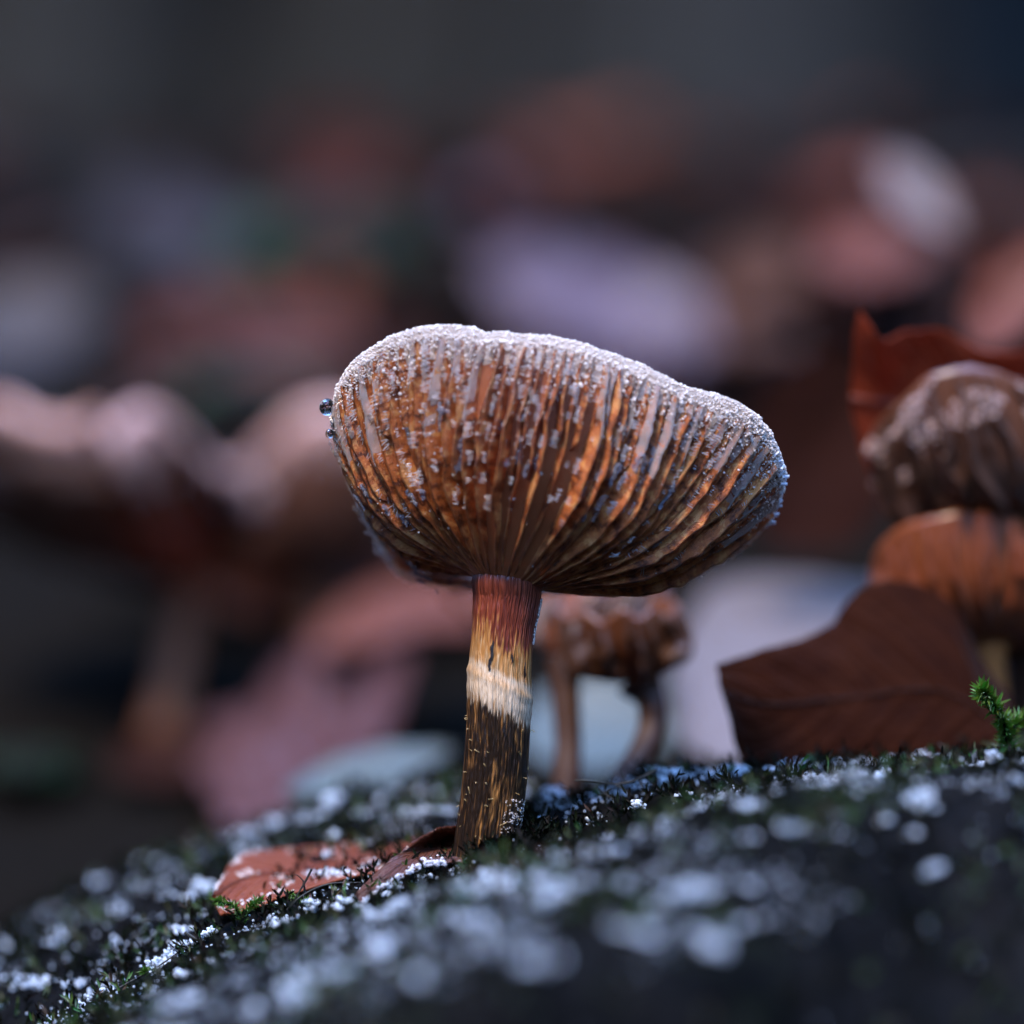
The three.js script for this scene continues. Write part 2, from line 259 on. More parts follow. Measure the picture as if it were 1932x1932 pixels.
// ---------------------------------------------------------------- mushrooms
// rim: closed loop of [px, py, depth]; apex: where the gills meet the stem; stem: [px, py, depth, half width in px]
function mushroom(o) {
  const sp = o.stem.map(([x, y, d]) => at(x, y, d)), spx = o.stem.map(([, , d, h]) => h / FPX * d);
  const root = thing(o.name, sp[sp.length - 1], o.label, 'mushroom', o.group);
  const rc = curve(o.rim.map(([x, y, d]) => at(x, y, d)), true), A = at(...o.apex), NG = o.gills;
  const C = V(0, 0, 0); for (let i = 0; i < 60; i++) C.add(rc.getPoint(i / 60)); C.divideScalar(60);
  const axis = C.clone().sub(A); axis.y += o.upBias ?? 6; axis.normalize();
  const wob = o.wobble ?? 0.35, seedv = (o.seed ?? 1) * 13.7;
  const rimAt = (s) => { const p = rc.getPointAt(((s % 1) + 1) % 1); const a = s * 6.2832; return p.addScaledVector(axis, wob * fbm(Math.cos(a) * 6, Math.sin(a) * 6, seedv, 3)); };
  const flare = o.flare ?? 3.1;
  // outer meridian point: s around, t from stem to rim
  const mer = (s, t) => {
    const R = rimAt(s), pd = R.clone().sub(C.clone().lerp(A, 0.35)); pd.addScaledVector(axis, -pd.dot(axis)).normalize();
    const S0 = A.clone().addScaledVector(pd, flare), dir = R.clone().sub(S0), L = dir.length(), h = dir.dot(axis); dir.normalize();
    const N = axis.clone().negate().addScaledVector(dir, axis.dot(dir)).normalize();
    const amp = Math.max(0.05, h) * (o.bulge ?? 0.16) + 0.05, b = Math.sin(Math.PI * Math.pow(t, 0.85));
    return { p: S0.lerp(R, t).addScaledVector(N, amp * b), N, R, L };
  };
  // cap flesh: outer wall, rounded lip, inner bowl
  const th = o.thick ?? 0.9, NS = o.capRes ?? 300, NT = 30;
  const K0 = 27, capRow = (u, j) => {
    if (j <= NT) { const m = mer(u, j / NT); const k = sm(0.6, 1, j / NT); return m.p.addScaledVector(m.N, 0.18 * k * fbm(u * 90, j * 0.4, seedv, 3)); }
    const m = mer(u, 0.995), out = mer(u, 1).p.sub(mer(u, 0.94).p).normalize();
    if (j <= NT + 8) { const a = (j - NT) / 8 * Math.PI, r = th * 0.5 * (1 + 0.8 * fbm(u * 60, a, seedv + 4, 3)); return m.p.addScaledVector(m.N, -th * 0.5 + Math.cos(a) * th * 0.5).addScaledVector(out, Math.sin(a) * r); }
    const t = 1 - (j - NT - 8) / 14, q = mer(u, Math.max(0.02, t * 0.99)), p = q.p.addScaledVector(q.N, -th * (1 + 0.8 * (1 - t)));
    return t < 0.3 ? p.lerp(A.clone().addScaledVector(axis, 3 + th), 1 - t / 0.3) : p;
  };
  const skip = o.lipMat ? 13 : 0, first = o.lipMat ? K0 : NT + 22, capG = mergeGeometries([sheet(NS, first, (u, v, i, j) => capRow(u, j), { closeU: true, uvS: 30, uvT: 8 }), ...(o.lipMat ? [sheet(NS, NT + 22 - (K0 + skip), (u, v, i, j) => capRow(u, j + K0 + skip), { closeU: true, uvS: 30, uvT: 8 })] : [])]);
  if (o.lipMat) part('lip', sheet(NS, skip, (u, v, i, j) => capRow(u, j + K0), { closeU: true, uvS: 60, uvT: 4 }), o.lipMat, root);
  part('cap', capG, o.fleshMat, root);
  if (o.skinMat) part('cap_skin', sheet(NS, 11, (u, v, i, j) => { const p = capRow(u, NT + 22 - j); return p.addScaledVector(axis, 0.25 + 0.1 * fbm(u * 40, j, 3, 2)).addScaledVector(mer(u, 1).N, -0.1 - (j === 11 ? 0.25 * Math.abs(fbm(u * 30, 2, 1, 2)) : 0)); }, { closeU: true }), o.skinMat, root);
  // gills, each its own blade; every other one stops short of the stem
  const depth = o.gillDepth ?? 1.5; root.edges = [];
  for (let k = 0; k < NG; k++) {
    const short = k % 2 === 1, t0 = short ? rr(0.28, 0.62) : 0.0, n = o.gillSeg ?? 22, s = (k + rr(-0.36, 0.36)) / NG, ph = rr(0, 50), thin = rr(0.85, 1.25), dk = rr(0.55, 1.15) * (short ? 0.8 : 1);
    const mid = [], side = [], nrm = [], hh = []; (root.blades ??= []).push({ mid, side, nrm, hh, k, t0, gapAt: () => gap });
    const m1 = mer(s + 0.3 / NG, 0.75), m0 = mer(s - 0.3 / NG, 0.75), gap = m1.p.distanceTo(m0.p) / 0.6;
    for (let i = 0; i <= n; i++) {
      const t = lerp(t0, 0.985, i / n), m = mer(s + 0.85 / NG * fbm(t * 4, ph, 2, 3), t), m2 = mer(s + 0.02 / NG + 0.0004, t);
      const sd = m2.p.clone().sub(mer(s, t).p); sd.addScaledVector(m.N, -sd.dot(m.N)).normalize();
      const far = sm(302, 314, -m.R.clone().sub(CP).dot(RZ)) * (o.farThin ?? 0), h = (1 - 0.75 * far) * (0.32 + 0.68 * sm(0, 0.5, t)) * depth * dk * (1 - 0.5 * sm(0.3, 0.5, fbm(t * 7, ph, 31, 2))) * Math.pow(Math.sin(Math.PI * clamp(0.06 + 0.9 * t)), 0.65) * (short ? sm(0, 0.2, i / n) : sm(-0.25, 0.14, i / n)) * (1 + 0.3 * fbm(t * 14, ph, 5, 3));
      mid.push(m.p.clone().addScaledVector(m.N, -0.12)); side.push(sd); nrm.push(m.N.clone().addScaledVector(sd, 0.25 * fbm(t * 3, ph, 9, 2))); hh.push(h);
      root.edges.push([m.p.clone().addScaledVector(nrm[i], h), t, sd, k, m.N]);
    }
    const prof = [[-0.34, 0], [-0.27, 0.5], [-0.17, 0.92], [0, 1.02], [0.17, 0.92], [0.27, 0.5], [0.34, 0]];
    const g = sheet(n, prof.length - 1, (u, v, i, j) => {
      const [w, e] = prof[j], wd = (o.blade ?? 1) * w * gap * thin * (0.8 + 0.5 * fbm(u * 9, ph + e * 3, 4, 2)) * (0.55 + 0.45 * Math.sin(Math.PI * clamp(0.15 + u * 0.7)));
      return mid[i].clone().addScaledVector(nrm[i], e * hh[i] + 0.08 * (e > 0.3 ? fbm(u * 30, ph, e, 2) : 0)).addScaledVector(side[i], wd);
    }, { uvS: 16, uvT: 2 });
    { const uv = g.attributes.uv; for (let i = 0; i < uv.count; i++) uv.setXY(i, uv.getX(i) * (o.gillMat.map ? 0.35 : 1) + ph * 7.3, uv.getY(i) + ph); }
    root.blades[root.blades.length - 1].mesh = part('gill', g, o.gillMat, root);
  }
  // stem
  const sc = curve(sp), NV = o.stemRes ?? 60, NU = 48;
  const rad = (v) => { const f = v * (spx.length - 1), i = Math.min(spx.length - 2, Math.floor(f)); return lerp(spx[i], spx[i + 1], sm(0, 1, f - i)); };
  const sg = sheet(NU, NV, (u, v) => {
    const a = u * Math.PI * 2, p = sc.getPoint(v), t = sc.getTangent(v), n = V(1, 0, 0).addScaledVector(t, -t.x).normalize(), b = n.clone().cross(t);
    const r = rad(v) * (1 + 0.035 * ns(Math.cos(a) * 5, Math.sin(a) * 5, v * 3 + seedv) + 0.02 * ns(Math.cos(a) * 16, Math.sin(a) * 16, v * 4)) + (o.stemRelief ? o.stemRelief(v, a) : 0);
    return p.addScaledVector(n, Math.cos(a) * r).addScaledVector(b, Math.sin(a) * r);
  }, { closeU: true, flip: true });
  part('stem', sg, o.stemMat, root);
  Object.assign(root, { mer, rimAt, axis, sc, rad, A, C });
  return root;
}

// main mushroom -------------------------------------------------
const heroRim = [
  [1476, 915, 301], [1466, 868, 299], [1446, 828, 298], [1420, 798, 297], [1388, 776, 296.5], [1340, 763, 296], [1300, 749, 295.5], [1268, 732, 295.2], [1225, 711, 295], [1180, 691, 295], [1130, 677, 294.8], [1090, 660, 294.6], [1040, 648, 294.5], [980, 643, 294.5],
  [930, 641, 294.5], [905, 645, 294.6], [878, 634, 294.8], [838, 628, 295], [795, 632, 295.4], [740, 648, 296], [692, 674, 297], [657, 703, 298], [636, 745, 299.2], [628, 792, 301], [646, 850, 303.5], [668, 920, 306], [694, 985, 308.5], [718, 1030, 311], [742, 1070, 313], [792, 1094, 315], [846, 1100, 316],
  [900, 1094, 317], [980, 1086, 318], [1060, 1092, 318], [1130, 1091, 317.5], [1200, 1082, 316.5], [1290, 1064, 314], [1365, 1036, 311], [1402, 1028, 309], [1432, 1000, 306.5], [1458, 965, 304],
];
const stemTop = 1070, stemBot = 1650;
const heroStemKeys = [[958, 1070, 300.1, 58], [957, 1098, 300, 68], [956, 1130, 300, 65], [948, 1200, 299.6, 58.5], [943, 1270, 299.4, 59.5], [943, 1310, 299.3, 61], [940, 1370, 299.2, 60], [936, 1440, 299.2, 60], [929, 1510, 299.3, 60], [919, 1580, 299.5, 61], [914, 1650, 299.8, 65]];
const heroStem = Array.from({ length: 21 }, (_, i) => { const y = lerp(stemTop, stemBot, i / 20); let k = 0; while (k < heroStemKeys.length - 2 && heroStemKeys[k + 1][1] < y) k++; const A = heroStemKeys[k], B = heroStemKeys[k + 1], t = (y - A[1]) / (B[1] - A[1]); return [lerp(A[0], B[0], t), y, lerp(A[2], B[2], t), lerp(A[3], B[3], sm(0, 1, t))]; });
const stemTex = (() => {
  const W = 1024, H = 1024;
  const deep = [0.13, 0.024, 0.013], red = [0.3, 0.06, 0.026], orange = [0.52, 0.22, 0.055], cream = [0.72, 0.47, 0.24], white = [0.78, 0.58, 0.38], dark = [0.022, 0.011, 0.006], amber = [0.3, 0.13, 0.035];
  return dataTex(W, H, (u, v) => {
    const a = u * 6.2832, c = Math.cos(a), s = Math.sin(a), py = lerp(stemTop, stemBot, v) - 26 * c;   // the pale zone dips on one side
    const fine = ns(c * 38, s * 38, v * 26), mid = ns(c * 13, s * 13, v * 13 + 3), soft = fbm(c * 3, s * 3, v * 5, 3), dust = ns(c * 60, s * 60, v * 90);
    const streak = fine * 0.55 + mid * 0.6;
    // upper part: deep red brown with fibres, giving way to orange and cream in ragged streaks
    const up = sm(1172, 1252, py + streak * 55 + soft * 40);
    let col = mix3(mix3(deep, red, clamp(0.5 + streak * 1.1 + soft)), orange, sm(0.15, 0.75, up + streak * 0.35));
    col = mix3(col, cream, sm(0.92, 1.2, up + streak * 0.2));
    // pale zone
    const inBand = sm(1264, 1278, py + streak * 9);
    col = mix3(col, mix3(white, [0.6, 0.3, 0.1], clamp(soft * 0.9 + Math.exp(-(((py - 1288) / 9) ** 2)) * 0.55 + dust * 0.1)), inBand * 0.9);
    // lower part: dark brown with amber fibres
    const low = sm(1332, 1347, py + streak * 30 + ns(c * 50, s * 50, v * 14) * 10);
    const fib = clamp(0.1 + streak * 1.2 + soft * 0.9);
    col = mix3(col, mix3(dark, mix3(amber, orange, sm(0.5, 1, fib)), sm(0.12, 0.8, fib)), low);
    // pin pricks
    if (dust > 0.62 && py > 1255 && py < 1335) col = mix3(col, [0.06, 0.02, 0.01], 0.8);
    return toS(col);
  });
})();
const stemBump = dataTex(512, 512, (u, v) => { const a = u * 6.2832, x = 0.5 + 0.5 * ns(Math.cos(a) * 26, Math.sin(a) * 26, v * 7) + 0.25 * ns(Math.cos(a) * 60, Math.sin(a) * 60, v * 40); return [x, x, x]; }, false);
const heroStemMat = S({ map: stemTex, bumpMap: stemBump, bumpScale: 0.0003, roughness: 0.36 });
const vOf = (py) => (py - stemTop) / (stemBot - stemTop);
const hero = mushroom({
  name: 'frosted_mushroom', label: 'large frosted mushroom with upturned gilled cap on banded brown stem', seed: 1, rim: heroRim, apex: [957, 1100, 300.2], stem: heroStem, gills: 140, blade: 0.8, gillDepth: 1.95, bulge: 0.115, flare: 2.75, wobble: 0.32, thick: 1.15, farThin: 1, lipMat: M.lip, skinMat: M.skin,
  gillMat: M.gill, fleshMat: M.flesh, stemMat: heroStemMat, stemRes: 140,
  stemRelief: (v, a) => { const py = lerp(stemTop, stemBot, v) - 26 * Math.cos(a); return 0.09 * Math.exp(-(((py - 1292) / 7) ** 2)) + 0.05 * sm(1280, 1296, py) * (1 - sm(1320, 1335, py)); },
});
// frost on the lip and the gills of the main mushroom
const grain = new THREE.IcosahedronGeometry(1, 0), shard = new THREE.CylinderGeometry(0.55, 0.7, 2, 6, 1);
{
  const list = [], shards = [];
  for (let k = 0; k < 27000; k++) {
    const s = rnd(), m = hero.mer(s, 0.995), thick = 1.15, out = hero.mer(s, 1).p.sub(hero.mer(s, 0.95).p).normalize();
    const patch = 0.5 + 1.4 * fbm(s * 40, 3, 1, 3);
    const a = rr(-0.1, 1.05) * Math.PI, sp = Math.pow(rnd(), 1.7);
    let p, n;
    if (rnd() < 0.62) { n = m.N.clone().multiplyScalar(Math.cos(a)).addScaledVector(out, Math.sin(a)); p = m.p.clone().addScaledVector(m.N, -thick * 0.5).addScaledVector(n, thick * 0.53); }
    else { const t = 1 - sp * 0.24 * clamp(patch, 0.15, 1.4); const q = hero.mer(s, t); p = q.p.addScaledVector(q.N, 0.1 + rnd() * 1.3 * Math.pow(clamp(1 - t) / 0.3, 0.6)); n = q.N; }
    const r = rr(0.03, 0.085) * (rnd() < 0.06 ? 2 : 1);
    list.push([p.addScaledVector(n, r * 0.3), randQ(), V(r * rr(0.7, 1.3), r * rr(0.7, 1.3), r)]);
  }
  // rows of grains along gill edges and faces
  for (let k = 0; k < 26000; k++) {
    const [p, t, sd, gi, N] = hero.edges[Math.floor(rnd() * hero.edges.length)];
    const on = fbm(gi * 0.31, t * 5, 7, 3) + 0.45 * (t - 0.6);
    if (on < 0.0 || rnd() > sm(0.0, 0.3, on) + 0.1) continue;
    const r = rr(0.02, 0.05) * (rnd() < 0.06 ? 2.3 : 1);
    list.push([p.clone().addScaledVector(sd, rr(-0.25, 0.25)).addScaledVector(N, rr(-1.1, 0.03)), randQ(), V(r, r * rr(0.8, 1.6), r)]);
  }
  copies('frost_crystals', grain, M.frost, list, hero);
  // stubby ice prisms on the outer end of the lip
  for (let k = 0; k < 90; k++) { const s = rr(-0.05, 0.035), m = hero.mer(s, 0.99), out = m.p.clone().sub(hero.mer(s, 0.9).p).normalize(); const d = out.clone().add(V(rr(-0.6, 0.6), rr(-0.6, 0.6), rr(-0.6, 0.6))); const r = rr(0.1, 0.24); shards.push([m.p.clone().addScaledVector(m.N, rr(-0.9, 0.3)).addScaledVector(out, rr(0, 0.5)), alongQ(d), V(r, r * rr(0.8, 1.8), r)]); }
  copies('ice_prisms', shard, M.ice, shards, hero);
  // thin ridged ice films strung between neighbouring gills
  for (let k = 0; k < 55; k++) {
    const gi = Math.floor(rr(2, 79)), s = (gi + 0.5 + rr(-0.3, 0.3)) / 140, t = 0.97 - 0.62 * rnd(), len = rr(0.025, 0.11) * (0.6 + 0.6 * t), w = rr(0.5, 1.25) / 140, lift = rr(0.5, 1.55) * (1.15 - 0.6 * sm(0.8, 1, t)), ph = rr(0, 90);
    const g = sheet(9, 18, (u, v) => {
      const e = Math.pow(Math.sin(Math.PI * clamp(0.04 + v * 0.92)), 0.5) * (0.75 + 0.7 * fbm(v * 6, ph, 1, 2)), q = hero.mer(s + (u - 0.5) * w * e + 0.25 / 140 * ns(v * 3, ph), t + (v - 0.5) * len * (1 + 0.5 * ns(u * 4, ph)));
      return q.p.addScaledVector(q.N, lift + 0.09 * Math.sin(v * 46 + ph + ns(u * 3, ph) * 3) + 0.35 * fbm(u * 2.5, v * 5, ph, 3) - 0.5 * (u - 0.5) ** 2);
    });
    part('ice_film', g, t > 0.72 ? M.film : M.wetIce, hero);
  }
  // rungs of ice bridging the gaps between gills, in ladders
  const rungs = [];
  for (let k = 0; k < 340; k++) {
    const gi = Math.floor(rr(1, 81)), s = (gi + 0.5 + rr(-0.25, 0.25)) / 140, t0 = 0.3 + 0.66 * Math.pow(rnd(), 0.8), n = 2 + Math.floor(rnd() * 7), lift = rr(0.5, 1.5) * (1.1 - 0.6 * sm(0.8, 1, t0)), w0 = rr(0.16, 0.42);
    for (let j = 0; j < n; j++) {
      const q = hero.mer(s, Math.min(0.985, t0 + j * 0.0095)), q2 = hero.mer(s + 0.002, Math.min(0.985, t0 + j * 0.0095)), sd = q2.p.clone().sub(q.p).add(V(rr(-0.06, 0.06), rr(-0.06, 0.06), rr(-0.06, 0.06)));
      const r = rr(0.02, 0.055); rungs.push([q.p.addScaledVector(q.N, lift + rr(-0.1, 0.1)), alongQ(sd), V(r, w0 * rr(0.6, 1.1), r * rr(0.7, 1.2))]);
    }
  }
  copies('ice_rungs', new THREE.SphereGeometry(1, 8, 6), M.rung, rungs, hero);
  // clear ice sheathing the outer ends of the gills
  for (const b of hero.blades) {
    const s0 = b.k / 140; if (s0 > 0.585 && s0 < 0.97) continue; if (rnd() < 0.2) continue;
    const n = b.mid.length - 1, a0 = Math.pow(rnd(), 0.7) * 0.36 + 0.6, ph = rr(0, 99), gap = b.gapAt(), wd = rr(0.22, 0.5), hi = rr(0.03, 0.16);
    const g = sheet(20, 6, (u, v) => {
      const f = lerp(a0, 1, u) * n, i = Math.min(n - 1, Math.floor(f)), q = f - i, k = v * 2 - 1, e = sm(0, 0.3, u), taper = 0.35 + 0.65 * e;
      const m = b.mid[i].clone().lerp(b.mid[i + 1], q), N = b.nrm[i], h = lerp(b.hh[i], b.hh[i + 1], q), lump = 0.75 + 1.5 * fbm(u * 11, ph + Math.sign(k) * 4, 2, 3);
      return m.addScaledVector(N, h * (1 - 0.55 * k * k) + (hi + 0.26 * fbm(u * 16, v * 4, ph, 3) + 0.03 * Math.sin(u * 70 + ph)) * (1 - k * k) * taper + 0.02).addScaledVector(b.side[i], k * wd * gap * taper * lump);
    }, { uvS: 6, uvT: 1 });
    part('ice_sheath', g, M.film, b.mesh, hero);
  }
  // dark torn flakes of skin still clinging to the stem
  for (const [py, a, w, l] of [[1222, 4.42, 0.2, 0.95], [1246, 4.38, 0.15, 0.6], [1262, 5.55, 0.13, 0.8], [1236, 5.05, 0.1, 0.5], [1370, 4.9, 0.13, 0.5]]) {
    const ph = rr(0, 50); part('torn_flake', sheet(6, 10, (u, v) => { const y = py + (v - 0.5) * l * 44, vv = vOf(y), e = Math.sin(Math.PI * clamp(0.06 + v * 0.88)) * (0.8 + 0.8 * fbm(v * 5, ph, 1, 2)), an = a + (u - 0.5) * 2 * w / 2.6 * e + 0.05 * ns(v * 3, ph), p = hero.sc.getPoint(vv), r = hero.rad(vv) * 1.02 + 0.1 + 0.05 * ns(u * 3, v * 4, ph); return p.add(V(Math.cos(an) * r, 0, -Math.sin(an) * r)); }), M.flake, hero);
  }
  // pale fibre tufts on the stem
  const tufts = [];
  for (let k = 0; k < 46; k++) {
    const v = vOf(rr(1345, 1610)), a = rr(Math.PI, Math.PI * 2), p = hero.sc.getPoint(v), r = hero.rad(v) + 0.06, n = V(Math.cos(a), 0, -Math.sin(a));
    p.addScaledVector(n, r); const d = V(rr(-0.8, 0.8), rr(-0.5, 0.9), 0).addScaledVector(n, rr(0.1, 0.5));
    const l = 0.07 + 0.3 * rnd() * rnd(); tufts.push([p, alongQ(d), V(0.05, l, 0.05)]); if (rnd() < 0.5) tufts.push([p.clone().addScaledVector(d.clone().normalize(), l * 0.5), alongQ(V(-d.x, 0.3, d.z)), V(0.045, l * 0.8, 0.045)]);
  }
  copies('fibre_tufts', new THREE.ConeGeometry(1, 2, 5), M.tuft, tufts, hero);
  // frost dust on the damp stem foot and its shaded edge
  const dust = [];
  for (let k = 0; k < 260; k++) { const v = vOf(rr(1500, 1620)), a = rr(5.1, 6.25), p = hero.sc.getPoint(v), r = hero.rad(v) + 0.05; p.add(V(Math.cos(a) * r, 0, -Math.sin(a) * r)); const q = rr(0.025, 0.07); dust.push([p, randQ(), V(q, q, q)]); }
  for (let k = 0; k < 500; k++) { const v = vOf(rr(1130, 1215)), a = rr(6.05, 6.7), p = hero.sc.getPoint(v), r = hero.rad(v) + 0.06; p.add(V(Math.cos(a) * r, 0, -Math.sin(a) * r)); const q = rr(0.04, 0.1); dust.push([p, randQ(), V(q, q, q)]); }
  copies('frost_dust', grain, M.frost, dust, hero);
}
// water drops hanging on the lip
[[617, 768, 299.8, 0.62, 'clear round water drop on the lip of the frosted cap'], [622, 818, 300.5, 0.34, 'small water bead below the round drop on the cap lip']].forEach(([x, y, d, r, label]) => {
  const b = at(x, y, d), g = new THREE.SphereGeometry(r, 32, 24); g.scale(1, 1.08, 1); g.translate(b.x, b.y, b.z); single('water_drop', b, g, M.water, label, 'water drop');
});

// companions ----------------------------------------------------
const ring = (cx, cy, rx, ry, d, dd, tilt = 0, wave = 0, n = 22, ph = 0) => { const out = []; for (let i = 0; i < n; i++) { const a = i / n * 6.2832, w = 1 + wave * Math.sin(a * 3 + ph) + wave * 0.6 * Math.sin(a * 5 + ph * 2), x = Math.cos(a) * rx * w, y = -Math.sin(a) * ry * w; out.push([cx + x * Math.cos(tilt) - y * Math.sin(tilt), cy + x * Math.sin(tilt) + y * Math.cos(tilt), d - Math.sin(a) * dd]); } return out; };
mushroom({ name: 'brown_mushroom', label: 'small brown mushroom with straight stem behind the frosted mushroom', group: undefined, seed: 2, rim: ring(1140, 1135, 122, 40, 340, 7, -0.1, 0.09, 30), apex: [1066, 1245, 334], flare: 1.3, bulge: 0.15, thick: 0.7, gills: 60, gillDepth: 0.9, gillSeg: 12, capRes: 120, gillMat: M.darkGill, fleshMat: M.redFlesh, stemMat: M.brownStem,
  stem: [[1066, 1242, 334, 34], [1068, 1320, 333, 27], [1072, 1400, 332, 25], [1070, 1470, 331, 27], [1066, 1560, 330, 30]] });
mushroom({ name: 'brown_mushroom', label: 'small brown mushroom with curved stem and split cup beside the twig', seed: 3, rim: [[1286, 1150, 331], [1262, 1168, 327], [1236, 1156, 325], [1205, 1172, 324], [1172, 1158, 324], [1136, 1180, 325], [1100, 1164, 326], [1066, 1176, 328], [1050, 1156, 332], [1085, 1136, 336], [1150, 1126, 337], [1215, 1130, 336], [1262, 1134, 334]], apex: [1205, 1284, 329], flare: 2.0, bulge: 0.12, thick: 0.6, gills: 26, gillDepth: 1.7, blade: 0.55, lipMat: M.midFlesh, gillSeg: 12, capRes: 120, gillMat: M.midGill, fleshMat: M.midFlesh, stemMat: M.brownStem,
  stem: [[1205, 1282, 329, 44], [1228, 1320, 328.5, 28], [1230, 1370, 328, 26], [1212, 1420, 327, 27], [1180, 1470, 326, 30], [1150, 1530, 325, 33]] });
mushroom({ name: 'ribbed_mushroom', label: 'red brown mushroom with ribbed domed cap and orange stem beside dark leaf', seed: 4, rim: ring(1830, 1105, 195, 135, 336, 9, -0.1, 0.03, 22, 1), apex: [1862, 1215, 333], flare: 2, bulge: 0.22, thick: 0.8, gills: 60, blade: 0.6, gillDepth: 1.5, gillSeg: 14, capRes: 140, gillMat: M.redGill, fleshMat: M.redFlesh, stemMat: M.orangeStem,
  stem: [[1862, 1212, 333, 40], [1866, 1260, 333, 30], [1875, 1320, 334, 28], [1880, 1400, 335, 30], [1885, 1500, 336, 33]] });
const rimmed = mushroom({ name: 'frosted_brown_mushroom', label: 'dark mushroom with pale frosted rim below the red leaf', seed: 5, rim: ring(1830, 830, 190, 118, 332, 8, -0.15, 0.05, 22, 3), apex: [1910, 985, 334], flare: 2.2, bulge: 0.2, thick: 0.9, gills: 30, blade: 0.55, gillDepth: 2.3, gillSeg: 14, capRes: 140, gillMat: M.darkGill, fleshMat: M.tanFlesh, stemMat: M.brownStem,
  stem: [[1910, 982, 334, 50], [1922, 1060, 336, 36], [1930, 1200, 338, 34], [1935, 1380, 340, 34], [1936, 1540, 341, 36]] });
{ const list = []; for (let k = 0; k < 5000; k++) { const s = rnd(), t = 1 - 0.35 * Math.pow(rnd(), 1.5), q = rimmed.mer(s, t); if (fbm(s * 14, t * 5, 4, 3) < 0.02) continue; const r = rr(0.06, 0.16); list.push([q.p.addScaledVector(q.N, rr(0, 1.2)), randQ(), V(r, r, r)]); } copies('frost_crystals', grain, M.pinkFrost, list, rimmed); }
const wavy = mushroom({ name: 'wavy_mushroom', label: 'wide mushroom with wavy frosted rim and orange stem on the litter', seed: 6, rim: [[-110, 900, 452], [-70, 806, 442], [0, 790, 436], [70, 822, 432], [140, 824, 430], [190, 800, 429], [215, 850, 427], [246, 815, 429], [300, 792, 431], [352, 822, 433], [390, 866, 435], [432, 900, 437], [470, 905, 444], [480, 950, 456], [440, 1000, 466], [330, 1015, 472], [200, 1010, 474], [40, 990, 468], [-80, 960, 460]], apex: [352, 1056, 452], flare: 3.2, bulge: 0.14, thick: 2.4, gills: 70, blade: 0.6, gillDepth: 2, gillSeg: 14, capRes: 160, gillMat: M.darkGill, fleshMat: M.redFlesh, lipMat: M.pinkLip, stemMat: M.brownStem2,
  stem: [[352, 1050, 452, 40], [352, 1110, 452, 33], [342, 1200, 451, 32], [326, 1290, 450, 34], [308, 1380, 449, 38], [290, 1500, 448, 42], [280, 1640, 447, 44]] });
const lilac = mushroom({ name: 'lilac_mushroom', label: 'mushroom with pale lilac frosted cup leaning against the wavy mushroom', seed: 7, rim: [[456, 905, 474], [500, 845, 468], [560, 796, 465], [630, 782, 464], [700, 800, 465], [744, 870, 470], [740, 950, 480], [660, 1000, 488], [560, 1005, 490], [480, 965, 484]], apex: [610, 1075, 472], flare: 3, bulge: 0.15, thick: 2.4, gills: 60, blade: 0.6, gillDepth: 1.8, gillSeg: 12, capRes: 140, gillMat: M.darkGill, fleshMat: M.tanFlesh, lipMat: M.pinkLip, stemMat: M.brownStem,
  stem: [[610, 1070, 472, 40], [606, 1150, 472, 33], [600, 1280, 471, 34], [590, 1440, 470, 40], [582, 1580, 469, 42]] });
for (const w of [wavy, lilac]) { const list = []; for (let k = 0; k < 6000; k++) { const s = rnd(), t = 1.01 - 0.3 * Math.pow(rnd(), 1.6), q = w.mer(s, t); if (fbm(s * 16, t * 5, 4, 3) < -0.02) continue; const r = rr(0.08, 0.22); list.push([q.p.addScaledVector(q.N, rr(-0.6, 1.4)), randQ(), V(r, r, r)]); } copies('frost_crystals', grain, M.pinkFrost, list, w); }

// ---------------------------------------------------------------- leaves
const leafTex = (c0, c1, c2, sd) => dataTex(256, 256, (u, v) => {
  const n = fbm(u * 7, v * 7, sd, 4), m = fbm(u * 40, v * 40, sd + 3, 3);
  const vein = Math.min(Math.abs(v - 0.5) * 40, Math.abs(((u * 9 + Math.abs(v - 0.5) * 5) % 1) - 0.5) * 9);
  let c = mix3(c0, c1, clamp(0.5 + n * 1.5)); c = mix3(c, c2, sm(0.15, 0.4, m + n * 0.5) * 0.7); c = mix3(c, c1.map((x) => x * 1.25), (1 - clamp(vein)) * 0.5);
  return toS(c);
});
const leafBump = dataTex(256, 256, (u, v) => { const vein = Math.min(Math.abs(v - 0.5) * 30, Math.abs(((u * 9 + Math.abs(v - 0.5) * 5) % 1) - 0.5) * 7), x = clamp(0.55 + 0.35 * fbm(u * 30, v * 30, 3, 3) + (vein < 1 ? (1 - vein) * 0.35 : 0)); return [x, x, x]; }, false);
const leafM = (c0, c1, c2, sd, o = {}) => S({ map: leafTex(c0, c1, c2, sd), bumpMap: leafBump, bumpScale: 0.0004, roughness: 0.38, transmission: 0.25, ior: 1.45, ...o });
